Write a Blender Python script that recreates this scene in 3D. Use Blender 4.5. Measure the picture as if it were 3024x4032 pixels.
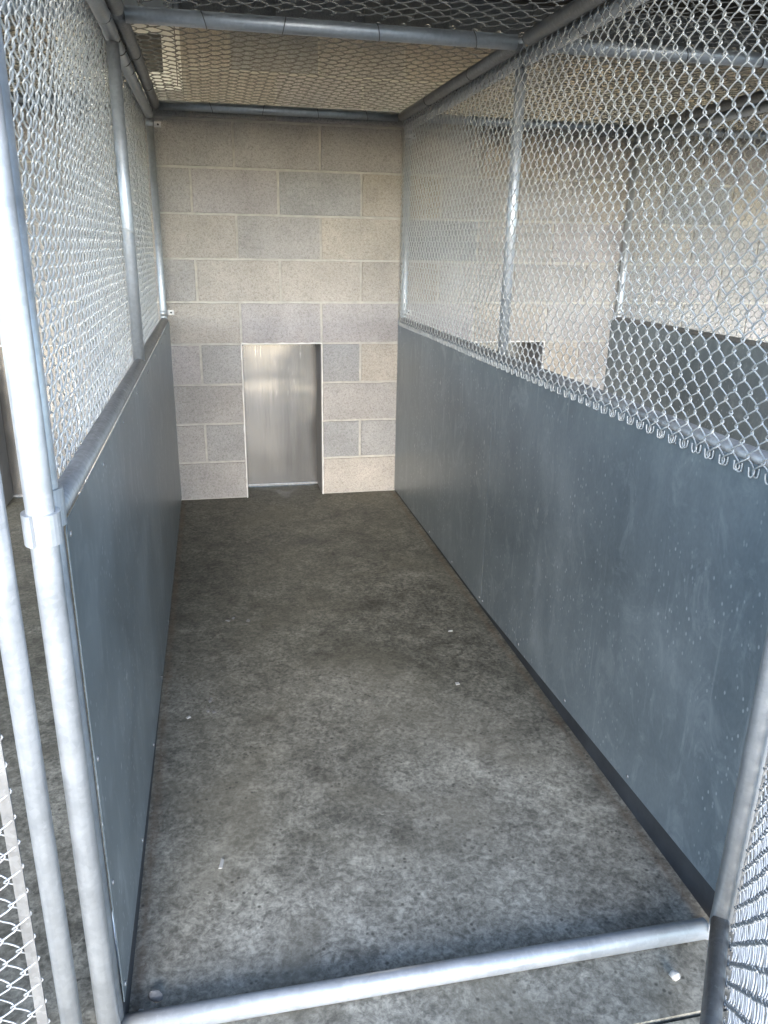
import bpy, bmesh, math, random
from mathutils import Vector, Matrix, noise as mnoise

scene = bpy.context.scene
for o in list(bpy.data.objects):
    bpy.data.objects.remove(o, do_unlink=True)
R = math.radians
COL = scene.collection

# ------------------------------------------------------------------ camera
cam_data = bpy.data.cameras.new('camera')
cam = bpy.data.objects.new('camera', cam_data)
COL.objects.link(cam)
CP = Vector((-0.1361, -4.0657, 1.3219))
YAW, PIT, ROL = 0.21470, 0.33433, 0.01833
fw = Vector((math.sin(YAW) * math.cos(PIT), math.cos(YAW) * math.cos(PIT), -math.sin(PIT)))
rt0 = Vector((math.cos(YAW), -math.sin(YAW), 0))
up0 = rt0.cross(fw)
rt = rt0 * math.cos(ROL) + up0 * math.sin(ROL)
up = up0 * math.cos(ROL) - rt0 * math.sin(ROL)
cam.matrix_world = Matrix(((rt.x, up.x, -fw.x, CP.x), (rt.y, up.y, -fw.y, CP.y), (rt.z, up.z, -fw.z, CP.z), (0, 0, 0, 1)))
cam_data.sensor_fit = 'VERTICAL'
cam_data.sensor_height = 36.0
cam_data.lens = 36.0 * 3086.8 / 4032.0
cam_data.clip_start = 0.02
cam_data.clip_end = 2000
scene.camera = cam

# ------------------------------------------------------------------ sky, sun, exposure
SUN_EL, SUN_AZ = 20.0, 187.0          # low, veiled light coming in through the open front
w = bpy.data.worlds.new('World')
scene.world = w
w.use_nodes = True
nt = w.node_tree
nt.nodes.clear()
sky = nt.nodes.new('ShaderNodeTexSky')
sky.sky_type = 'NISHITA'
sky.sun_disc = False
sky.sun_elevation = R(SUN_EL)
sky.sun_rotation = R(SUN_AZ)
sky.dust_density = 0.4
sky.air_density = 0.75
sky.ozone_density = 1.0
bg = nt.nodes.new('ShaderNodeBackground')
bg.inputs['Strength'].default_value = 0.15
wo = nt.nodes.new('ShaderNodeOutputWorld')
nt.links.new(sky.outputs[0], bg.inputs[0])
nt.links.new(bg.outputs[0], wo.inputs[0])
sd = bpy.data.lights.new('sun', 'SUN')
sd.energy = 0.6
sd.angle = R(26)
sd.color = (1.0, 0.985, 0.965)
sun = bpy.data.objects.new('sun', sd)
COL.objects.link(sun)
sdir = Vector((math.sin(R(SUN_AZ)) * math.cos(R(SUN_EL)), math.cos(R(SUN_AZ)) * math.cos(R(SUN_EL)), math.sin(R(SUN_EL))))
sun.rotation_euler = sdir.to_track_quat('Z', 'Y').to_euler()
sun.location = (0, 0, 12)
scene.view_settings.view_transform = 'Standard'
scene.view_settings.look = 'None'
scene.view_settings.gamma = 1.0
scene.view_settings.use_curve_mapping = False
scene.view_settings.exposure = 2.9
scene.render.engine = 'CYCLES'
scene.cycles.max_bounces = 4
scene.cycles.diffuse_bounces = 3
scene.cycles.glossy_bounces = 2
scene.cycles.caustics_reflective = False
scene.cycles.caustics_refractive = False

random.seed(11)

# ------------------------------------------------------------------ mesh helpers
class MB:
    def __init__(self):
        self.v = []; self.f = []; self.smooth = []
    def face(self, pts, smooth=False):
        b = len(self.v); self.v += [tuple(p) for p in pts]
        self.f.append(tuple(range(b, b + len(pts)))); self.smooth.append(smooth)
    def box(self, x0, x1, y0, y1, z0, z1):
        b = len(self.v)
        self.v += [(x, y, z) for z in (z0, z1) for y in (y0, y1) for x in (x0, x1)]
        for q in ((0, 2, 3, 1), (4, 5, 7, 6), (0, 1, 5, 4), (2, 6, 7, 3), (0, 4, 6, 2), (1, 3, 7, 5)):
            self.f.append(tuple(b + i for i in q)); self.smooth.append(False)
    def prism(self, poly, axis, t0, t1):
        """polygon of two coordinates pushed along an axis (0=x,1=y,2=z)"""
        def put(p, t):
            if axis == 0: return (t, p[0], p[1])
            if axis == 1: return (p[0], t, p[1])
            return (p[0], p[1], t)
        n = len(poly); b = len(self.v)
        self.v += [put(p, t0) for p in poly] + [put(p, t1) for p in poly]
        self.f.append(tuple(range(b, b + n))); self.f.append(tuple(range(b + 2 * n - 1, b + n - 1, -1)))
        self.smooth += [False, False]
        for i in range(n):
            j = (i + 1) % n
            self.f.append((b + i, b + n + i, b + n + j, b + j)); self.smooth.append(False)
    def tube(self, pts, r, n=12, cap=True, closed=False, dome=False):
        pts = [Vector(p) for p in pts]
        m = len(pts)
        rr = r if isinstance(r, (list, tuple)) else [r] * m
        if dome:
            a, b = pts[0], pts[-1]
            ta = (pts[1] - pts[0]).normalized(); tb = (pts[-1] - pts[-2]).normalized()
            q = r * 0.6
            pts = [a, a + ta * q * 0.35, a + ta * q] + pts[1:-1] + [b - tb * q, b - tb * q * 0.35, b]
            rr = [r * .55, r * .85, r] + [r] * (m - 2) + [r, r * .85, r * .55]
            m = len(pts)
        tang = []
        for i in range(m):
            if closed: t = pts[(i + 1) % m] - pts[i - 1]
            elif i == 0: t = pts[1] - pts[0]
            elif i == m - 1: t = pts[-1] - pts[-2]
            else: t = (pts[i + 1] - pts[i]).normalized() + (pts[i] - pts[i - 1]).normalized()
            tang.append(t.normalized())
        ref = Vector((0, 0, 1)) if abs(tang[0].z) < .9 else Vector((1, 0, 0))
        u = (ref - tang[0] * ref.dot(tang[0])).normalized()
        b = len(self.v)
        for i in range(m):
            t = tang[i]
            u = (u - t * u.dot(t)).normalized()
            w_ = t.cross(u)
            for k in range(n):
                a = 2 * math.pi * k / n
                self.v.append(tuple(pts[i] + (u * math.cos(a) + w_ * math.sin(a)) * rr[i]))
        for i in range(m if closed else m - 1):
            j = (i + 1) % m
            for k in range(n):
                l = (k + 1) % n
                self.f.append((b + i * n + k, b + i * n + l, b + j * n + l, b + j * n + k)); self.smooth.append(True)
        if cap and not closed:
            self.f.append(tuple(b + k for k in range(n - 1, -1, -1))); self.smooth.append(False)
            self.f.append(tuple(b + (m - 1) * n + k for k in range(n))); self.smooth.append(False)
    def mesh(self, name, mat):
        me = bpy.data.meshes.new(name)
        me.from_pydata(self.v, [], self.f)
        me.polygons.foreach_set('use_smooth', self.smooth)
        bm = bmesh.new(); bm.from_mesh(me)
        bmesh.ops.recalc_face_normals(bm, faces=bm.faces)
        bm.to_mesh(me); bm.free()
        me.materials.append(mat)
        me.update()
        return me
    def build(self, name, mat, parent=None, loc=None):
        return obj(name, self.mesh(name, mat), parent, loc)

def obj(name, me, parent=None, loc=None, rot=None):
    o = bpy.data.objects.new(name, me)
    COL.objects.link(o)
    if parent is not None: o.parent = parent
    if loc is not None: o.location = loc
    if rot is not None: o.rotation_euler = rot
    return o

def tag(o, label=None, cat=None, group=None, kind=None):
    if label: o['label'] = label
    if cat: o['category'] = cat
    if group: o['group'] = group
    if kind or cat: o['kind'] = kind or 'thing'
    return o

def thing(name, label, cat, loc=(0, 0, 0), rz=0.0, group=None):
    e = bpy.data.objects.new(name, None)
    e.empty_display_size = .1
    COL.objects.link(e)
    e.location = loc; e.rotation_euler = (0, 0, rz)
    return tag(e, label, cat, group)

# ------------------------------------------------------------------ materials
class NT:
    def __init__(self, name):
        self.m = bpy.data.materials.new(name); self.m.use_nodes = True
        self.t = self.m.node_tree
        self.b = self.t.nodes['Principled BSDF']
        g = self.t.nodes.new('ShaderNodeNewGeometry'); self.pos = g.outputs['Position']
    def n(self, ty, **kw):
        nd = self.t.nodes.new(ty)
        for k, v in kw.items(): setattr(nd, k, v)
        return nd
    def link(self, a, b): self.t.links.new(a, b)
    def mapping(self, scale, vec=None, rot=(0, 0, 0)):
        mp = self.n('ShaderNodeMapping')
        mp.inputs['Scale'].default_value = scale; mp.inputs['Rotation'].default_value = rot
        self.link(vec or self.pos, mp.inputs['Vector'])
        return mp.outputs[0]
    def noise(self, scale, detail=4, rough=.6, vec=None, dist=0):
        nd = self.n('ShaderNodeTexNoise')
        nd.inputs['Scale'].default_value = scale; nd.inputs['Detail'].default_value = detail
        nd.inputs['Roughness'].default_value = rough; nd.inputs['Distortion'].default_value = dist
        self.link(vec or self.pos, nd.inputs['Vector'])
        return nd.outputs['Fac']
    def voronoi(self, scale, vec=None, out='Distance', rnd=1):
        nd = self.n('ShaderNodeTexVoronoi')
        nd.inputs['Scale'].default_value = scale; nd.inputs['Randomness'].default_value = rnd
        self.link(vec or self.pos, nd.inputs['Vector'])
        return nd.outputs[out]
    def ramp(self, fac, stops):
        nd = self.n('ShaderNodeValToRGB')
        el = nd.color_ramp.elements
        while len(el) > len(stops): el.remove(el[-1])
        while len(el) < len(stops): el.new(.5)
        for e, (p, c) in zip(el, stops):
            e.position = p
            e.color = (c, c, c, 1) if isinstance(c, (int, float)) else (*c, 1)
        self.link(fac, nd.inputs[0])
        return nd.outputs[0]
    def mix(self, fac, a, b, mode='MIX'):
        nd = self.n('ShaderNodeMix', data_type='RGBA', blend_type=mode)
        for s, v in ((nd.inputs[0], fac), (nd.inputs[6], a), (nd.inputs[7], b)):
            if isinstance(v, (int, float)): s.default_value = v
            elif isinstance(v, tuple): s.default_value = (*v, 1)
            else: self.link(v, s)
        return nd.outputs[2]
    def math(self, op, a, b=None):
        nd = self.n('ShaderNodeMath', operation=op)
        for s, v in ((nd.inputs[0], a), (nd.inputs[1], b)):
            if v is None: continue
            if isinstance(v, (int, float)): s.default_value = v
            else: self.link(v, s)
        return nd.outputs[0]
    def bump(self, h, strength, dist):
        nd = self.n('ShaderNodeBump')
        nd.inputs['Strength'].default_value = strength; nd.inputs['Distance'].default_value = dist
        self.link(h, nd.inputs['Height'])
        self.link(nd.outputs[0], self.b.inputs['Normal'])
        return nd
    def set(self, **kw):
        names = dict(col='Base Color', rough='Roughness', metal='Metallic', spec='Specular IOR Level')
        for k, v in kw.items():
            s = self.b.inputs[names[k]]
            if isinstance(v, tuple): s.default_value = (*v, 1)
            elif isinstance(v, (int, float)): s.default_value = v
            else: self.link(v, s)
        return self.m

def mat_concrete(name, dark, light, warm, seed=0.0, back=None):
    k = NT(name)
    off = k.n('ShaderNodeVectorMath', operation='ADD'); off.inputs[1].default_value = (seed, seed * .7, 0)
    k.link(k.pos, off.inputs[0]); P = off.outputs[0]
    big = k.noise(2.1, 5, .6, P, .7)
    mid = k.noise(11, 6, .72, P, .5)
    fine = k.noise(85, 4, .7, P, .5)
    f = k.math('ADD', k.math('MULTIPLY', big, .5), k.math('MULTIPLY', mid, .5))
    c = k.ramp(f, [(.37, dark), (.5, tuple((a + b) / 2 for a, b in zip(dark, light))), (.62, light)])
    # worn cement paste: flecks and short trowel scrapes
    fl = k.ramp(k.math('ADD', k.math('MULTIPLY', fine, .5), k.math('MULTIPLY', k.noise(32, 6, .75, P, 1.0), .5)), [(.40, .52), (.49, .92), (.60, 1.5)])
    c = k.mix(1.0, c, fl, 'MULTIPLY')
    st = k.ramp(k.noise(2.3, 3, .5, P, .8), [(.48, 0.0), (.68, .5)])
    c = k.mix(st, c, warm)
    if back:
        # colour gets darker towards the back wall, with a wandering border
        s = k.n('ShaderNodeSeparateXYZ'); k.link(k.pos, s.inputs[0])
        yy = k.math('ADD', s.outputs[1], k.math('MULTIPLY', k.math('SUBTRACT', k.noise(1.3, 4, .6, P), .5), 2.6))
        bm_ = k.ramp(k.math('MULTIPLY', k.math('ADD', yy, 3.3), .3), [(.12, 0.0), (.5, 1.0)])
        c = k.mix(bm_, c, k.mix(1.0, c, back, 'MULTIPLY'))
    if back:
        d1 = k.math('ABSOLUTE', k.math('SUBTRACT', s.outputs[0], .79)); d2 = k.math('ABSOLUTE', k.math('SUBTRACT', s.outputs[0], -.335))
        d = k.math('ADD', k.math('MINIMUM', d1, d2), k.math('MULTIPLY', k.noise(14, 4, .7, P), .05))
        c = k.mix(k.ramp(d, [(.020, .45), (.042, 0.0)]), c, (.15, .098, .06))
    pit = k.ramp(k.voronoi(48, P), [(.10, 1.0), (.24, 0.0)])
    pitm = k.ramp(k.noise(6, 3, .6, P), [(.44, 0.0), (.56, .85)])
    c = k.mix(k.math('MULTIPLY', pit, pitm), c, tuple(a * .5 for a in dark))
    sc = k.ramp(k.noise(30, 5, .8, P, 1.5), [(.62, 0.0), (.72, .55)])
    scm = k.ramp(k.noise(3.1, 2, .5, P), [(.46, 0.0), (.6, 1.0)])
    c = k.mix(k.math('MULTIPLY', sc, scm), c, tuple(min(1, a * 1.5) for a in light))
    h = k.math('ADD', k.math('MULTIPLY', fine, .5), k.math('MULTIPLY', mid, .5))
    k.bump(h, .22, .004)
    k.set(col=c, rough=k.ramp(f, [(.38, .56), (.62, .7)]), spec=.28)
    return k.m

def mat_block():
    k = NT('concrete_block_face')
    oi = k.n('ShaderNodeObjectInfo')
    base = oi.outputs['Color']
    cloud = k.ramp(k.noise(5, 3, .5), [(.3, .88), (.7, 1.1)])
    c = k.mix(1.0, base, cloud, 'MULTIPLY')
    g = k.noise(150, 3, .6, dist=1.0)
    gr = k.ramp(g, [(.34, .70), (.46, .95), (.62, 1.11)])
    c = k.mix(1.0, c, gr, 'MULTIPLY')
    sp = k.ramp(k.noise(75, 2, .5), [(.60, 0.0), (.68, .35)])
    c = k.mix(sp, c, (.17, .155, .14))
    # damp stains beside a few joints
    sv = k.ramp(k.noise(7, 3, .55, k.mapping((1, 1, .55))), [(.70, 0.0), (.74, .3)])
    c = k.mix(sv, c, (.16, .145, .13))
    # rare dark stains running out of joints
    k.bump(k.math('ADD', g, k.math('MULTIPLY', k.noise(260, 2), .35)), .8, .006)
    return k.set(col=c, rough=.93, spec=.2)

def mat_mortar():
    k = NT('mortar_joint')
    c = k.ramp(k.noise(30, 5, .65), [(.3, (.40, .385, .35)), (.7, (.54, .52, .475))])
    k.bump(k.noise(90, 4), .35, .003)
    return k.set(col=c, rough=.95, spec=.15)

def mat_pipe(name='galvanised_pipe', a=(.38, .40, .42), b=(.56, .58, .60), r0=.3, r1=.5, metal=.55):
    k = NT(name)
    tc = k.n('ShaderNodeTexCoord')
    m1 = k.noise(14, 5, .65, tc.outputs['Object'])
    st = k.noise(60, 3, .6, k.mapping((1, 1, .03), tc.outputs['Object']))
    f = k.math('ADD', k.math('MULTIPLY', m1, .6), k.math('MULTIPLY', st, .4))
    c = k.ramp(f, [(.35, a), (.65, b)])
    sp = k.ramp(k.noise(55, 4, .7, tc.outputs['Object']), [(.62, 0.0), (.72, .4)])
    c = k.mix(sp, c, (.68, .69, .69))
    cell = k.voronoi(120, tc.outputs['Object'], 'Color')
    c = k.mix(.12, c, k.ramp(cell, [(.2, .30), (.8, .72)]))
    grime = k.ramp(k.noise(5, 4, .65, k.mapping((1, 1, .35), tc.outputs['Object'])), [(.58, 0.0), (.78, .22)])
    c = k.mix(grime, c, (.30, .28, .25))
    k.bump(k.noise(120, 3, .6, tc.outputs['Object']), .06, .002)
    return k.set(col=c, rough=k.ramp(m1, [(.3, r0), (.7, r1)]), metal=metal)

def mat_sheet():
    k = NT('galvanised_sheet')
    P = k.pos
    strk = k.noise(20, 3, .6, k.mapping((1, 1, .12), P))
    cl = k.noise(2.6, 5, .6, P, .6)
    fine = k.noise(120, 3, .6, k.mapping((1, 1, .6), P))
    f = k.math('ADD', k.math('ADD', k.math('MULTIPLY', strk, .16), k.math('MULTIPLY', cl, .64)), k.math('MULTIPLY', fine, .2))
    c = k.ramp(f, [(.36, (.185, .220, .238)), (.5, (.245, .284, .302)), (.66, (.335, .375, .390))])
    # dried splash: mostly tiny pale dots in drifts, a few larger drops with short runs
    dm = k.ramp(k.noise(3.3, 4, .6, P), [(.40, 0.0), (.60, 1.0)])
    v = k.voronoi(62, k.mapping((1, 1, .6), P))
    c = k.mix(k.math('MULTIPLY', k.math('MULTIPLY', k.ramp(v, [(.10, 1.0), (.20, 0.0)]), dm), .8), c, (.66, .70, .72))
    v2 = k.voronoi(17, k.mapping((1, 1, .42), P))
    pick = k.ramp(k.voronoi(17, k.mapping((1, 1, .42), P), 'Color'), [(.62, 0.0), (.66, 1.0)])
    c = k.mix(k.math('MULTIPLY', k.math('MULTIPLY', k.ramp(v2, [(.04, 1.0), (.085, 0.0)]), pick), .75), c, (.78, .79, .78))
    # wiped arcs and hazy scuffs
    sm = k.ramp(k.noise(9, 5, .72, k.mapping((1, 1, .55), P, (.7, 0, 0)), 1.8), [(.52, 0.0), (.72, .6)])
    c = k.mix(sm, c, (.43, .47, .485))
    sr = k.ramp(k.noise(60, 2, .5, k.mapping((1, 1, .05), P, (.2, 0, 0)), .3), [(.67, 0.0), (.74, .28)])
    c = k.mix(k.math('MULTIPLY', sr, dm), c, (.55, .59, .61))
    k.bump(k.math('ADD', k.noise(1.6, 2, .4, P), k.math('MULTIPLY', fine, .012)), .2, .03)
    return k.set(col=c, rough=k.ramp(k.math('ADD', k.math('MULTIPLY', cl, .7), k.math('MULTIPLY', fine, .3)), [(.3, .27), (.7, .44)]), metal=.42, spec=.5)

def mat_steel():
    k = NT('brushed_stainless')
    P = k.pos
    br = k.noise(160, 4, .6, k.mapping((1, 1, .04), P))
    sc = k.ramp(k.noise(90, 3, .6, k.mapping((1, 1, .12), P, (0, .9, 0)), .6), [(.62, 0.0), (.7, 1.0)])
    scm = k.ramp(P_z(k), [(.35, 0.0), (.62, .5)])
    c = k.ramp(br, [(.3, (.33, .328, .325)), (.7, (.40, .398, .395))])
    c = k.mix(k.math('MULTIPLY', sc, scm), c, (.82, .82, .82))
    drip = k.ramp(k.noise(22, 3, .5, k.mapping((1, 1, .06), P)), [(.3, .86), (.5, 1.0)])
    c = k.mix(1.0, c, drip, 'MULTIPLY')
    k.bump(br, .05, .001)
    return k.set(col=c, rough=k.ramp(k.noise(6, 3, .5, P), [(.3, .17), (.7, .25)]), metal=.95)

def P_z(k):
    s = k.n('ShaderNodeSeparateXYZ'); k.link(k.pos, s.inputs[0])
    return s.outputs[2]

def mat_plain(name, col, rough=.6, metal=0.0, var=.18, scale=20, bump=.1):
    k = NT(name)
    c = k.ramp(k.noise(scale, 4, .6), [(.3, tuple(x * (1 - var) for x in col)), (.7, tuple(min(1, x * (1 + var)) for x in col))])
    if bump: k.bump(k.noise(scale * 5, 3), bump, .003)
    return k.set(col=c, rough=rough, metal=metal)

M = {}
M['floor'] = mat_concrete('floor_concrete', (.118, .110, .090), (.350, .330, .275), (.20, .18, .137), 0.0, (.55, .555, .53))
M['apron'] = mat_concrete('apron_concrete', (.12, .112, .09), (.32, .30, .245), (.21, .182, .138), 7.3)
M['ground'] = mat_plain('dry_ground', (.055, .053, .05), .95, 0, .3, 3, .3)
M['block'] = mat_block()
M['mortar'] = mat_mortar()
M['pipe'] = mat_pipe()
M['dullpipe'] = mat_pipe('dull_pipe', (.19, .185, .18), (.31, .305, .295), .4, .6, .6)
M['wire'] = mat_pipe('galvanised_wire', (.45, .455, .445), (.58, .585, .57), .55, .68, .22)
M['roofwire'] = mat_pipe('shaded_roof_wire', (.115, .105, .092), (.20, .188, .168), .45, .6, .3)  # darker wire tone, shade under the roof mesh put into the colour
M['gatewire'] = mat_pipe('dull_gate_wire', (.29, .295, .295), (.40, .405, .40), .45, .6, .35)
M['palewire'] = mat_pipe('pale_tie_wire', (.40, .40, .39), (.55, .55, .54), .4, .5, .5)
M['tie'] = mat_plain('tie_wire_metal', (.16, .155, .15), .5, .7, .2, 60, 0)
M['sheet'] = mat_sheet()
M['steel'] = mat_steel()
M['kick'] = mat_plain('dark_kick_strip', (.055, .058, .062), .55, .2, .25, 12, .1)
M['paint'] = mat_plain('white_paint', (.80, .795, .77), .6, 0, .05, 30, .1)
M['jamb'] = mat_plain('painted_jamb', (.40, .39, .38), .7, 0, .08, 18, .15)
M['black'] = mat_plain('black_gap', (.012, .012, .013), .6, 0, .1, 10, 0)
M['pane'] = mat_plain('dark_grille', (.03, .031, .033), .5, 0, .15, 9, .05)
M['deck'] = mat_plain('roof_deck_metal', (.13, .125, .10), .65, .3, .2, 4, .1)
M['wood'] = mat_plain('weathered_wood', (.12, .10, .075), .8, 0, .35, 8, .3)
M['stone'] = mat_plain('pale_stone', (.22, .212, .2), .9, 0, .2, 60, .4)
M['chip'] = mat_plain('pale_chip', (.38, .37, .345), .8, 0, .1, 60, .2)
M['screw'] = mat_pipe('screw_metal', (.22, .22, .22), (.36, .36, .36), .4, .55, .6)

# ------------------------------------------------------------------ ground, slab, apron
def grid_sheet(name, x0, x1, y0, y1, z, mat):
    mb = MB(); mb.face([(x0, y0, z), (x1, y0, z), (x1, y1, z), (x0, y1, z)])
    return tag(mb.build(name, mat), kind='structure')
grid_sheet('ground', -600, 600, -600, 600, -.125, M['ground'])
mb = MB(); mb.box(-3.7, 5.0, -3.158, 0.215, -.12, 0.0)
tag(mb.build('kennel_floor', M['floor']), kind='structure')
mb = MB(); mb.box(-3.7, 5.0, -4.4, -3.166, -.12, -.003)
tag(mb.build('concrete_apron', M['apron']), kind='structure')

# ------------------------------------------------------------------ block wall
CW, CH = .4064, .2032
DOORS = (-3, 0, 3)                    # block columns whose lower four courses are a dog door
wall = thing('block_wall', 'tan and grey concrete block wall across the back of the runs', 'wall')
core = MB()
X0, X1, ZT = -9 * CW, 12 * CW, 12 * CH
xs = [X0]
for d in DOORS: xs += [d * CW, (d + 1) * CW]
xs.append(X1)
for i in range(0, len(xs), 2): core.box(xs[i], xs[i + 1], .0065, .2, 0, 4 * CH)
core.box(X0, X1, .0065, .2, 4 * CH, ZT)
core.build('mortar', M['mortar'], wall)
def block_mesh(wd, seed):
    rnd = random.Random(seed)
    hw, hh = wd / 2 - .0055, CH / 2 - .0055
    per = []
    nx = 7 if wd > .3 else 4
    for i in range(nx): per.append((-hw + 2 * hw * i / nx, -hh))
    for i in range(3): per.append((hw, -hh + 2 * hh * i / 3))
    for i in range(nx): per.append((hw - 2 * hw * i / nx, hh))
    for i in range(3): per.append((-hw, hh - 2 * hh * i / 3))
    jit = [(p[0] + rnd.uniform(-.0012, .0012), p[1] + rnd.uniform(-.0012, .0012)) for p in per]
    mb = MB(); n = len(jit)
    mb.v = [(p[0] * (1 - .0016 / hw), -.0022, p[1] * (1 - .0016 / hh)) for p in jit] + [(p[0], .0078, p[1]) for p in jit]
    mb.f = [tuple(range(n))] + [(i, (i + 1) % n, n + (i + 1) % n, n + i) for i in range(n)]
    mb.smooth = [False] * len(mb.f)
    return mb.mesh('concrete_block', M['block'])
FULL = [block_mesh(CW, s) for s in range(6)]
HALF = [block_mesh(CW / 2, s + 50) for s in range(4)]
rb = random.Random(5)
HUE = dict(T=(.445, .41, .368), G=(.372, .366, .356), B=(.35, .351, .35), P=(.425, .40, .39), W=(.45, .412, .358), N=(.405, .388, .37))
# block tints seen round the open run, by course and quarter-block position of the centre
SEEN = {(0, -2): 'N', (0, 6): 'T', (1, -3): 'N', (1, -1): 'G', (1, 5): 'B', (1, 7): 'N', (2, -2): 'N', (2, 6): 'N',
        (3, -3): 'P', (3, -1): 'G', (3, 5): 'B', (3, 7): 'P', (4, -2): 'T', (4, 2): 'P', (4, 6): 'P', (5, -4): 'N', (5, 0): 'T', (5, 4): 'T', (5, 8): 'T',
        (6, -2): 'T', (6, 2): 'N', (6, 6): 'W', (7, -4): 'N', (7, 0): 'P', (7, 4): 'G', (7, 8): 'W', (8, -2): 'N', (8, 2): 'N', (8, 6): 'N'}
for c in range(12):
    zc = (c + .5) * CH
    if c % 2 == 0:
        spans = [(k * CW, (k + 1) * CW) for k in range(-9, 12)]
        if c < 4: spans = [s for s in spans if round(s[0] / CW) not in DOORS]
    else:
        spans = [(X0, X0 + CW / 2)] + [((k + .5) * CW, (k + 1.5) * CW) for k in range(-9, 11)] + [(X1 - CW / 2, X1)]
        if c < 4:
            sp2 = []
            for a, b in spans:
                cut = [(d * CW, (d + 1) * CW) for d in DOORS if a < (d + 1) * CW - .01 and b > d * CW + .01]
                if not cut: sp2.append((a, b)); continue
                d0, d1 = cut[0]
                if a < d0 - .01: sp2.append((a, d0))
                if b > d1 + .01: sp2.append((d1, b))
            spans = sp2
    for a, b in spans:
        me = rb.choice(FULL if b - a > .3 else HALF)
        o = obj('concrete_block', me, wall, ((a + b) / 2, 0, zc))
        key = SEEN.get((c, round((a + b) / 2 / CW * 4))) or rb.choice('TTGPPWNNNNB')
        j = rb.uniform(.95, 1.05)
        o.color = (*[v * j for v in HUE[key]], 1)

# ------------------------------------------------------------------ guillotine dog doors
def dog_door(kcol, label):
    x0, x1, H = kcol * CW, (kcol + 1) * CW, 4 * CH
    t = thing('dog_door', label, 'door', (x0, .2, 0), 0, 'dog doors in the block wall')
    W = CW
    # dented panel
    nx, nz = 14, 28
    mb = MB()
    for j in range(nz + 1):
        for i in range(nx + 1):
            u, v = i / nx, j / nz
            x = .006 + u * (W - .012); z = .012 + v * (H - .014)
            y = -.006 - .0035 * math.sin(math.pi * u) * math.sin(math.pi * v)
            y += .0012 * math.exp(-((v - .715 - .02 * math.sin(u * 4)) / .035) ** 2)
            y += .0018 * (mnoise.noise(Vector((u * 2.2, v * 3.1, kcol * 3.3))))
            mb.v.append((x, y, z))
    for j in range(nz):
        for i in range(nx):
            a = j * (nx + 1) + i
            mb.f.append((a, a + 1, a + nx + 2, a + nx + 1)); mb.smooth.append(True)
    p = mb.build('door_panel', M['steel'], t)
    mb = MB(); mb.box(.004, W - .004, -.012, -.004, .003, .0115)
    lip = mb.build('bottom_lip', M['dullpipe'], t)
    for sx in (.12, .26):
        mb = MB(); mb.tube([(sx, -.0155, .0075), (sx, -.012, .0075)], .004, 8)
        mb.build('screw', M['screw'], t)
    for s in (0, 1):
        mb = MB()
        if s: mb.box(W - .0035, W - .0005, -.1965, .0, .001, H - .001)
        else: mb.box(.0005, .0035, -.1965, .0, .001, H - .001)
        mb.build('jamb', M['jamb'], t)
        mb = MB()
        if s: mb.box(W - .022, W - .004, -.004, .012, .001, H - .003)
        else: mb.box(.004, .012, -.004, .012, .001, H - .003)
        mb.build('guide_rail', M['steel'], t)
    mb = MB(); mb.box(.0005, W - .0005, -.1965, .0, H - .0035, H - .0008); mb.build('lintel_lining', M['jamb'], t)
    # ragged bead of white paint round the opening
    rr = random.Random(kcol + 40)
    for side in ('l', 'r', 't'):
        mb = MB(); n = 26 if side != 't' else 16
        inn, out = [], []
        for i in range(n + 1):
            f = i / n
            e = .0018 + .003 * rr.random() ** 2 + (.003 if rr.random() < .1 else 0)
            if side == 'l': inn.append((.001, f * H)); out.append((-e, f * H))
            if side == 'r': inn.append((W - .001, f * H)); out.append((W + e, f * H))
            if side == 't': inn.append((f * W, H - .001)); out.append((f * W, H + e))
        for i in range(n):
            q = [inn[i], inn[i + 1], out[i + 1], out[i]]
            mb.face([(a, -.2046, b) for a, b in q])
            mb.face([(out[i][0], -.2046, out[i][1]), (out[i + 1][0], -.2046, out[i + 1][1]), (out[i + 1][0], -.1985, out[i + 1][1]), (out[i][0], -.1985, out[i][1])])
            mb.face([(inn[i][0], -.2046, inn[i][1]), (inn[i + 1][0], -.2046, inn[i + 1][1]), (inn[i + 1][0], -.1985, inn[i + 1][1]), (inn[i][0], -.1985, inn[i][1])])
        mb.build('paint_edge', M['paint'], t)
    return t
dog_door(0, 'brushed steel guillotine dog door in the back wall of the open middle run')
dog_door(3, 'steel dog door mostly hidden behind the right divider, only its top corner showing')
dog_door(-3, 'steel dog door of the left run, glimpsed past the leftmost posts')

# ------------------------------------------------------------------ vent on the wall above the roof mesh
t = thing('wall_vent', 'white framed vent with dark square opening high on the block wall', 'vent', (-.213, -.003, 1.94))
mb = MB(); mb.box(-.52, 0, -.008, 0, 0, .36); mb.build('flange', M['paint'], t)
mb = MB()
mb.box(-.50, -.0195, -.0098, -.0082, .0145, .0175); mb.box(-.0225, -.0195, -.0098, -.0082, .0177, .34)
mb.build('seam', M['black'], t)
mb = MB(); ox0, ox1, oz0, oz1 = -.40, -.079, .065, .213
mb.box(-.50, ox0, -.02, -.0083, .0185, .34); mb.box(ox1, -.024, -.02, -.0083, .0185, .34)
mb.box(ox0, ox1, -.02, -.0083, .0185, oz0); mb.box(ox0, ox1, -.02, -.0083, oz1, .34)
mb.build('frame', M['paint'], t)
mb = MB(); mb.box(ox0, ox1, -.012, -.0084, oz0, oz1); mb.build('dark_opening', M['pane'], t)

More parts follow.
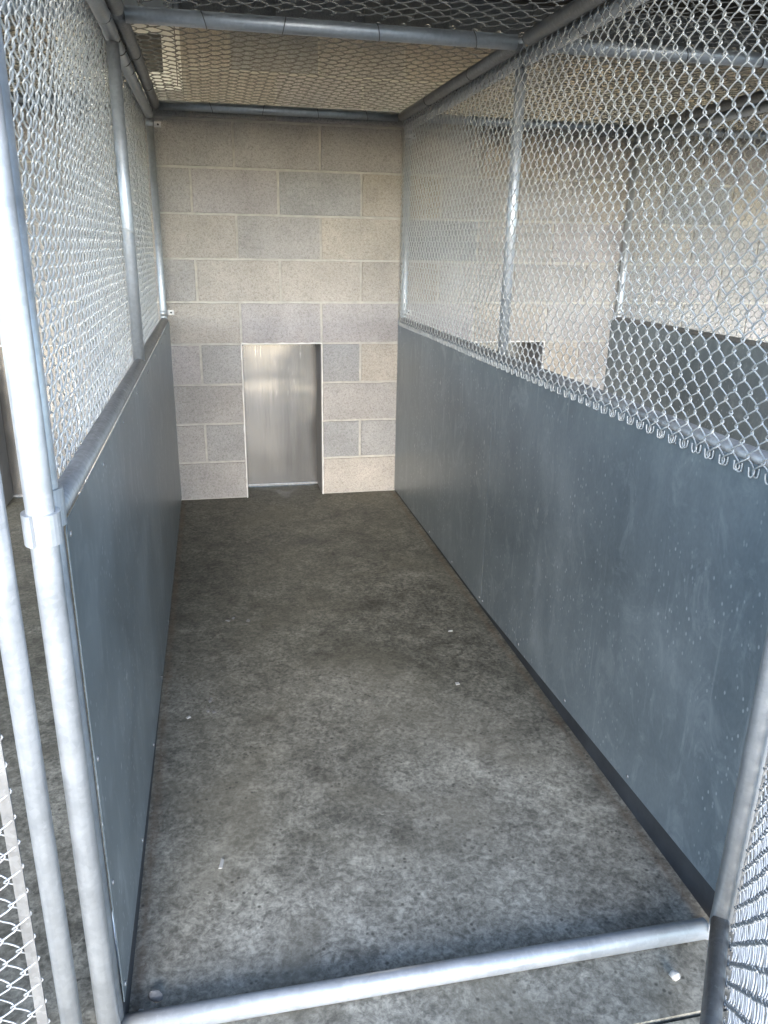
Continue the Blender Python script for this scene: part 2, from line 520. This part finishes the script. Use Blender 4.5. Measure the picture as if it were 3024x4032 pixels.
# ------------------------------------------------------------------ porch roof over the runs
t = thing('porch_roof', 'dark porch roof with ribbed deck above the kennel runs', 'roof', (0, 0, 2.44))
YE, ZE = -3.45, -.14                    # eave, relative to the wall head
def roofz(y): return .11 + (ZE) * (y / YE)
mb = MB()
yy = 0.3; prof = []
while yy > YE:
    for dy, dz in ((0, 0), (-.06, 0), (-.075, .028), (-.115, .028), (-.13, 0)):
        prof.append((yy + dy, roofz(yy + dy) + dz))
    yy -= .2
b = len(mb.v)
for x in (-4.5, 6.5):
    mb.v += [(x, p[0], p[1]) for p in prof]
n = len(prof)
for i in range(n - 1): mb.f.append((i, i + 1, n + i + 1, n + i)); mb.smooth.append(False)
b = len(mb.v)
for x in (-4.5, 6.5):
    mb.v += [(x, p[0], p[1] + .05) for p in prof]
for i in range(n - 1): mb.f.append((b + i, b + n + i, b + n + i + 1, b + i + 1)); mb.smooth.append(False)
mb.build('roof_deck', M['deck'], t)
mb = MB(); mb.box(-4.5, 6.5, -.042, -.0015, -.055, .075); mb.build('ledger_board', M['wood'], t)
for y in (-.75, -1.6, -2.5):
    mb = MB(); mb.box(-4.5, 6.5, y - .02, y + .02, roofz(y) - .10, roofz(y) - .004); mb.build('purlin', M['wood'], t)
mb = MB(); mb.box(-4.5, 6.5, YE - .03, YE + .01, ZE - .06, ZE + .2); mb.build('fascia', M['wood'], t)

# ------------------------------------------------------------------ chain link strands
PZ, RPZ, WR = .0445, .0718, .00165   # small mesh on the sides, two inch mesh overhead
def strand_mesh(nper, flip, seed, mat='wire', pz=PZ, hook0=True, hook1=True):
    """one flattened wire spiral along +z; x is across the fence, y its depth"""
    rnd = random.Random(seed)
    th = [0, 15, 35, 65, 115, 145, 165]
    A, D = pz / 4 + .0034, .0033
    pts = []
    for h in range(nper * 2):
        for d in th:
            a = math.radians(h * 180 + d)
            c = math.cos(a)
            x = A * math.asin(.95 * c) / math.asin(.95)
            pts.append(Vector((-x, -D * math.sin(a), pz * a / (2 * math.pi))))
    a = math.radians(nper * 360)
    pts.append(Vector((-A, 0, pz * nper)))
    if flip: pts = [Vector((-p.x, -p.y, p.z)) for p in pts]
    s = 1 if flip else -1             # side of the first apex
    if hook0:
        x0 = pts[0].x; y = -D if s > 0 else D
        hk = []
        for q in range(6):
            g = math.pi * q / 5
            hk.append(Vector((x0 - s * .0058 + s * .0058 * math.cos(g), y * math.sin(g / 2), -.003 - .0075 * math.sin(g))))
        hk.append(Vector((x0 - s * .0122, y, .007)))
        pts = hk[::-1] + pts
    if hook1:
        x0 = pts[-1].x; z0 = pts[-1].z; y = D if s > 0 else -D
        for q in range(6):
            g = math.pi * q / 5
            pts.append(Vector((x0 - s * .0058 + s * .0058 * math.cos(g), y * math.sin(g / 2), z0 + .003 + .0075 * math.sin(g))))
        pts.append(Vector((x0 - s * .0122, y, z0 - .007)))
    pts = [p + Vector((rnd.gauss(0, .0003), rnd.gauss(0, .0003), rnd.gauss(0, .0004))) for p in pts]
    mb = MB(); mb.tube(pts, WR, 5, cap=False)
    return mb.mesh('mesh_wire', M[mat])
STR = {}
def strands(nper, mat, pz):
    if (nper, mat, pz) not in STR:
        STR[nper, mat, pz] = ([strand_mesh(nper, False, 100 + i, mat, pz) for i in range(3)], [strand_mesh(nper, True, 200 + i, mat, pz) for i in range(3)])
    return STR[nper, mat, pz]
def hang_mesh(parent, x0, x1, place, nper, seed, mat='wire', pz=PZ):
    """strands side by side from x0 to x1; place(u, i) -> location, rotation"""
    rnd = random.Random(seed)
    ev, od = strands(nper, mat, pz)
    n = int((x1 - x0) / (pz / 2))
    for i in range(n):
        u = x0 + (i + .5) * pz / 2
        loc, rot = place(u, rnd)
        obj('mesh_wire', rnd.choice(od if i % 2 else ev), parent, loc, rot)

def ring_tie(parent, c, axis, r, seed=0, tail=0.0, mat='tie'):
    """tie wire bent round a pipe"""
    rnd = random.Random(seed)
    ax = Vector(axis).normalized()
    ref = Vector((0, 0, 1)) if abs(ax.z) < .9 else Vector((1, 0, 0))
    u = (ref - ax * ref.dot(ax)).normalized(); v = ax.cross(u)
    pts = []
    sk = rnd.uniform(-.008, .008)
    for q in range(15):
        g = 2 * math.pi * q / 14 * (.93) + .3
        pts.append(Vector(c) + (u * math.cos(g) + v * math.sin(g)) * (r + .0012) + ax * sk * math.cos(g))
    if tail: pts.append(pts[-1] + (u * -.5 + v * .5 + ax * .4) * tail)
    mb = MB(); mb.tube(pts, .0015, 5, cap=True)
    return mb.build('tie_wire', M[mat], parent)

def pipe(parent, name, a, b, r, mat='pipe', dome=False, n=20):
    """a pipe with its own local origin at a, so streaks run along it"""
    a, b = Vector(a), Vector(b); d = b - a
    mb = MB(); mb.tube([(0, 0, 0), (0, 0, d.length * .5), (0, 0, d.length)], r, n, True, dome=dome)
    o = mb.build(name, M[mat], parent)
    o.location = a
    o.rotation_mode = 'QUATERNION'
    o.rotation_quaternion = d.to_track_quat('Z', 'Y')
    return o

# ------------------------------------------------------------------ dividers between the runs
YF = -3.0
def zmid(y): return .931 + .0085 * (-y)
PR = .0175
def divider(xc, sheet_side, mesh_side, label, seed, yfar=-.025, mids=(-1.5,), fullscrews=True):
    t = thing('kennel_divider', label, 'fence panel', (xc, 0, 0), 0, 'dividers between the kennel runs')
    pipe(t, 'front_post', (0, YF, .005), (0, YF, 1.83), PR)
    pipe(t, 'rear_post', (0, yfar - .012, .01), (0, yfar - .012, 1.825), PR * .93)
    for ym in mids:
        pipe(t, 'middle_post', (0, ym, zmid(ym) + .008), (0, ym, 1.823), PR)
    ys = [YF + .012] + list(mids) + [yfar]
    for a, b in zip(ys[:-1], ys[1:]):
        pipe(t, 'top_rail', (-.004 * mesh_side * -1, a - .03, 1.846), (0, b - .012, 1.842 if b != yfar else 1.832), .0195, 'pipe', True)
    pipe(t, 'middle_rail', (0, YF + .015, zmid(YF)), (0, yfar, zmid(yfar)), PR, 'dullpipe')
    pipe(t, 'bottom_rail', (0, YF + .015, .098), (0, yfar, .035), PR)
    # sheet metal lower half, two sheets meeting at the middle post
    sx = sheet_side * (PR + .0035)
    ysheet = [YF - .004, -1.5, -.004]
    for a, b in zip(ysheet[:-1], ysheet[1:]):
        e = .0008
        def top(y): return zmid(y) - .004
        def bot(y): return max(.012, .078 + (y + 3.0) * (-.040))
        a2, b2 = a + (e if a != ysheet[0] else 0), b - (e if b != ysheet[-1] else 0)
        poly = [(a2, bot(a2)), (b2, bot(b2)), (b2, top(b2)), (a2 + (.012 if a == ysheet[0] else 0), top(a2))]
        if a == ysheet[0]: poly.append((a2, top(a2) - .014))
        mb = MB(); mb.prism(poly, 0, sx - .001, sx + .001)
        sh = mb.build('sheet_panel', M['sheet'], t)
        # screws
        scr = MB(); s1 = sx + sheet_side * .001
        scr.tube([(0, 0, 0), (sheet_side * .0012, 0, 0), (sheet_side * .0026, 0, 0)], [.0048, .0046, .0028], 10)
        sm = scr.mesh('screw', M['screw'])
        spots = [(a2 + .02 + (b2 - a2 - .04) * f, None) for f in (0, .25, .5, .75, 1)]
        for y, _ in spots:
            obj('screw', sm, sh, (s1, y, top(y) - .022)); obj('screw', sm, sh, (s1, y, bot(y) + .02))
        if a == ysheet[0]:
            for z in (.32, .56): obj('screw', sm, sh, (s1, a2 + .02, z))
    kx = sheet_side * (PR - .001)
    mb = MB(); mb.prism([(YF - .002, .0005), (-.004, .0005), (-.004, .05), (YF - .002, .10)], 0, kx - .0012, kx + .0012)
    mb.build('kick_strip', M['kick'], t)
    # mesh
    mx = mesh_side * (PR + .0095)
    wav = random.Random(seed).uniform(0, 6)
    over = (sheet_side == mesh_side)
    def place(u, rnd):
        zb = (.917 + .0078 * (-u)) if over else zmid(u) + .004
        x = mx + .0022 * math.sin(u * 5 + wav) + rnd.uniform(-.0008, .0008)
        return (x, u, zb + rnd.uniform(-.001, .001)), (rnd.gauss(0, .0012), rnd.gauss(0, .0015) , R(90) + rnd.gauss(0, .06))
    hang_mesh(t, YF + .03, yfar - .02, place, 21, seed)
    # ties
    q = 0
    y = YF + .1
    while y < -.1:
        ring_tie(t, (0, y, 1.845), (0, 1, 0), .0198, seed * 31 + q); q += 1
        y += .24 if y < -1.5 else .15
    for ym in mids:
        for z in (1.33,): ring_tie(t, (0, ym, z), (.0, .35, 1), PR, seed * 57 + int(z * 100), 0, 'palewire')
    # brackets to the wall
    for z in (.968, 1.797):
        mb = MB(); mb.tube([(0, yfar - .012, z - .013), (0, yfar - .012, z + .013)], .0185, 14)
        mb.box(-.004 if sheet_side < 0 else .01, .048 if sheet_side > 0 else -.01, -.006, -.0035, z - .012, z + .012) if sheet_side > 0 else mb.box(.012, .045, -.006, -.0035, z - .012, z + .012)
        br = mb.build('wall_bracket', M['pipe'], t)
        mb = MB(); mb.tube([(.034, -.0085, z), (.034, -.006, z)], .0045, 8); mb.build('bolt', M['black'], br)
    return t
divider(-.366, 1, -1, 'left divider of the open run, bright mesh behind its posts above grey sheet', 1)
divider(.828, -1, -1, 'right divider of the open run, mesh overlapping the top of blue grey sheet', 2)
divider(2.03, -1, 1, 'farthest right divider, dark sheet seen through the nearer mesh', 3)

# ------------------------------------------------------------------ mesh roof panels
RZ = 1.873
def roof_panel(x0, x1, y0, y1, label, seed, rear):
    t = thing('roof_panel', label, 'roof panel', ((x0 + x1) / 2, (y0 + y1) / 2, RZ), 0, 'mesh roof panels over the runs')
    hx, hy = (x1 - x0) / 2, (y1 - y0) / 2
    r = .0205
    for s in (-1, 1):
        pipe(t, 'side_rail', (s * hx, -hy + .012, 0), (s * hx, hy - .01, 0), r, 'dullpipe', True)
        if s < 0 or rear:
            pipe(t, 'cross_rail', (-hx + .016, s * hy, 0), (hx - .016, s * hy, 0), r)
    n = int((2 * hy + .02) / RPZ)
    z0 = .023
    wav = seed * 1.7
    def place(u, rnd):
        # strand axis lies along +y; knuckles at both cross rails
        return (u, -n * RPZ / 2 + rnd.uniform(-.002, .002), z0 + .003 * math.sin(u * 6 + wav) + rnd.uniform(-.001, .001)), (R(-90), rnd.gauss(0, .06), rnd.gauss(0, .001))
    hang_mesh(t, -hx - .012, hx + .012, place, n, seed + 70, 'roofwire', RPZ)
    rr = random.Random(seed)
    for s in (-1, 1):
        if not (s < 0 or rear): continue
        for f in (-.62, -.2, .24, .7):
            ring_tie(t, (f * hx + rr.uniform(-.03, .03), s * hy, 0), (1, 0, 0), r, seed * 13 + int(f * 100), rr.choice((0, .012, .03)))
        for f in (-.4, .35):
            ring_tie(t, (s * hx, f * hy, 0), (0, 1, 0), r, seed * 17 + int(f * 100), .02)
    return t
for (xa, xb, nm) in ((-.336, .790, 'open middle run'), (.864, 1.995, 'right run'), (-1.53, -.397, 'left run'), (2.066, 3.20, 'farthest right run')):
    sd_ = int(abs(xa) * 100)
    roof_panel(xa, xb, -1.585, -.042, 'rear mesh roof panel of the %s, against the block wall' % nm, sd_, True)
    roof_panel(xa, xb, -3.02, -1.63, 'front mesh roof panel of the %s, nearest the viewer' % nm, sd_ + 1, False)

# ------------------------------------------------------------------ front frame of the open run: post and threshold
t = thing('front_frame', 'thick bright front post and low threshold pipe across the open run', 'frame', (-.364, -3.05, 0))
pipe(t, 'post', (0, 0, .002), (0, 0, 1.95), .0178)
pipe(t, 'threshold_rail', (.012, .044, .0235), (1.135, .036, .0235), .0195)
mb = MB(); mb.box(1.128, 1.150, .018, .021, .012, .085); mb.build('end_tab', M['pipe'], t)

# pipe clamp joining the post to the divider
t = thing('pipe_clamp', 'pale saddle clamp with open slot gripping the thick left post', 'clamp', (-.364, -3.05, .965))
def c_ring(ri, ro, h, gap, face, n=22):
    mb = MB(); pts = []
    for i in range(n + 1):
        a = face + gap / 2 + (2 * math.pi - gap) * i / n
        pts.append((math.cos(a), math.sin(a)))
    for i in range(n):
        (c0, s0), (c1, s1) = pts[i], pts[i + 1]
        for ra, rb_, sg in ((ro, ro, 1), (ri, ri, -1)):
            mb.face([(c0 * ra, s0 * ra, -h), (c1 * ra, s1 * ra, -h), (c1 * ra, s1 * ra, h), (c0 * ra, s0 * ra, h)], True)
        for z in (-h, h):
            mb.face([(c0 * ri, s0 * ri, z), (c1 * ri, s1 * ri, z), (c1 * ro, s1 * ro, z), (c0 * ro, s0 * ro, z)])
    for (c0, s0) in (pts[0], pts[-1]):
        mb.face([(c0 * ri, s0 * ri, -h), (c0 * ro, s0 * ro, -h), (c0 * ro, s0 * ro, h), (c0 * ri, s0 * ri, h)])
    return mb
camdir = math.atan2(-4.066 + 3.05, -.136 + .364)
c_ring(.0181, .0238, .021, .75, camdir - .25).build('front_jaw', M['pipe'], t)
o = c_ring(.0178, .0228, .026, .6, R(90)).build('rear_jaw', M['pipe'], t); o.location = (-.002, .05, .012)

# ------------------------------------------------------------------ gates
def gate(label, loc, rz, width, height, meshy, hinge_r, seed, z0=.085, bar=None):
    """gate in its own x-z plane, hinge stile at x = 0"""
    t = thing('kennel_gate', label, 'gate', loc, rz, 'gates at the front of the runs')
    r = .0172
    pipe(t, 'hinge_stile', (0, 0, z0 - r), (0, 0, height), hinge_r)
    pipe(t, 'latch_stile', (width, 0, z0 - r), (width, 0, height), r)
    pipe(t, 'bottom_rail', (.012, 0, z0), (width - .012, 0, z0), r, 'dullpipe')
    pipe(t, 'top_rail', (.012, 0, height), (width - .012, 0, height), r)
    n = int((height - z0 - .02) / PZ)
    def place(u, rnd):
        return (u, meshy + .0015 * math.sin(u * 9) + rnd.uniform(-.0006, .0006), z0 + .012 + rnd.uniform(-.001, .001)), (0, rnd.gauss(0, .0008), rnd.gauss(0, .06))
    m0 = bar - .006 if bar else .026
    hang_mesh(t, m0, width - m0, place, n, seed, 'gatewire')
    if bar:
        for bx in (bar, width - bar):
            mb = MB(); mb.box(bx - .008, bx + .008, meshy - .0022, meshy + .0022, z0 + .012, height - .02)
            mb.build('tension_bar', M['dullpipe'], t)
    else:
        mb = MB(); mb.box(m0 - .004, m0 + .004, meshy - .002, meshy + .002, z0 + .01, height - .02)
        mb.build('tension_bar', M['dullpipe'], t)
    return t
ga = math.atan2(-.79, -.61)
gate('open gate swung towards the viewer at the right edge, seen almost edge on', (.772, -3.048, 0), ga, 1.08, 1.80, .0205, .0182, 31)
gate('closed gate of the left run at the left edge, mesh on a flat bar', (-.417, -3.062, 0), R(180), 1.1, 1.80, 0.0, .0158, 32, .075, .042)

# ------------------------------------------------------------------ litter on the floor
def rock(name, label, cat, loc, size, mat, seed, group=None):
    rnd = random.Random(seed)
    bm = bmesh.new(); bmesh.ops.create_icosphere(bm, subdivisions=2, radius=1)
    for v in bm.verts:
        k = 1 + .35 * mnoise.noise(v.co * 1.6 + Vector((seed, 0, 0))) + .12 * mnoise.noise(v.co * 5 + Vector((0, seed, 0)))
        v.co = Vector((v.co.x * size[0], v.co.y * size[1], max(v.co.z, -.75) * size[2])) * k
    zmin = min(v.co.z for v in bm.verts)
    for v in bm.verts: v.co.z -= zmin
    me = bpy.data.meshes.new(name); bm.to_mesh(me); bm.free(); me.materials.append(mat)
    o = obj(name, me, None, loc, (0, 0, rnd.uniform(0, 6)))
    return tag(o, label, cat, group)
rock('stone', 'grey pebble inside the left front corner of the run', 'stone', (-.302, -2.945, 0), (.008, .014, .012), M['stone'], 3)
rock('stone', 'tiny pale pebble at the foot of the left sheet', 'stone', (-.326, -2.968, 0), (.006, .006, .005), M['chip'], 8)
rock('stone', 'white pebble on the concrete in front of the threshold pipe', 'stone', (.660, -3.088, 0), (.009, .011, .009), M['chip'], 14)
def flake(label, loc, pts, rz, mat='chip', h=.0025):
    mb = MB(); mb.prism(pts, 2, 0, h)
    o = mb.build('paint_flake', M[mat], None, loc); o.rotation_euler = (0, 0, rz)
    return tag(o, label, 'flake', 'pale flakes lying on the floor')
flake('narrow pale splinter on the floor near the front left', (-.180, -2.632, .0005), [(-.004, -.014), (.004, -.013), (.005, .012), (-.002, .015)], -.15)
flake('small white flake on the floor right of centre', (.559, -2.005, .0005), [(-.007, -.004), (.006, -.007), (.009, .003), (-.001, .008)], .4)
flake('thin pale flake near the right sheet, halfway in', (.640, -1.66, .0005), [(-.010, -.003), (.007, -.004), (.010, .003), (-.004, .005)], .1)
flake('pale flake close beside the left sheet', (-.265, -2.04, .0005), [(-.006, -.004), (.006, -.005), (.007, .004), (-.005, .004)], .6)
rf = random.Random(9)
for i in range(4):
    s = rf.uniform(.004, .009)
    flake('pale flake in the cluster on the floor near the left sheet', (-.20 + rf.uniform(-.035, .035), -1.985 + rf.uniform(-.045, .045), .0005), [(-s, -s * .5), (s * .7, -s * .7), (s, s * .3), (-s * .2, s * .8)], rf.uniform(0, 6), 'stone', .0015)
for i in range(3):
    s = rf.uniform(.008, .014)
    flake('pale worn flake in the cluster deep in the run on the left', (-.10 + rf.uniform(-.05, .06), -1.44 + rf.uniform(-.05, .05), .0005), [(-s, -s * .4), (s * .7, -s * .6), (s, s * .3), (-s * .2, s * .6)], rf.uniform(0, 6), 'stone', .0015)
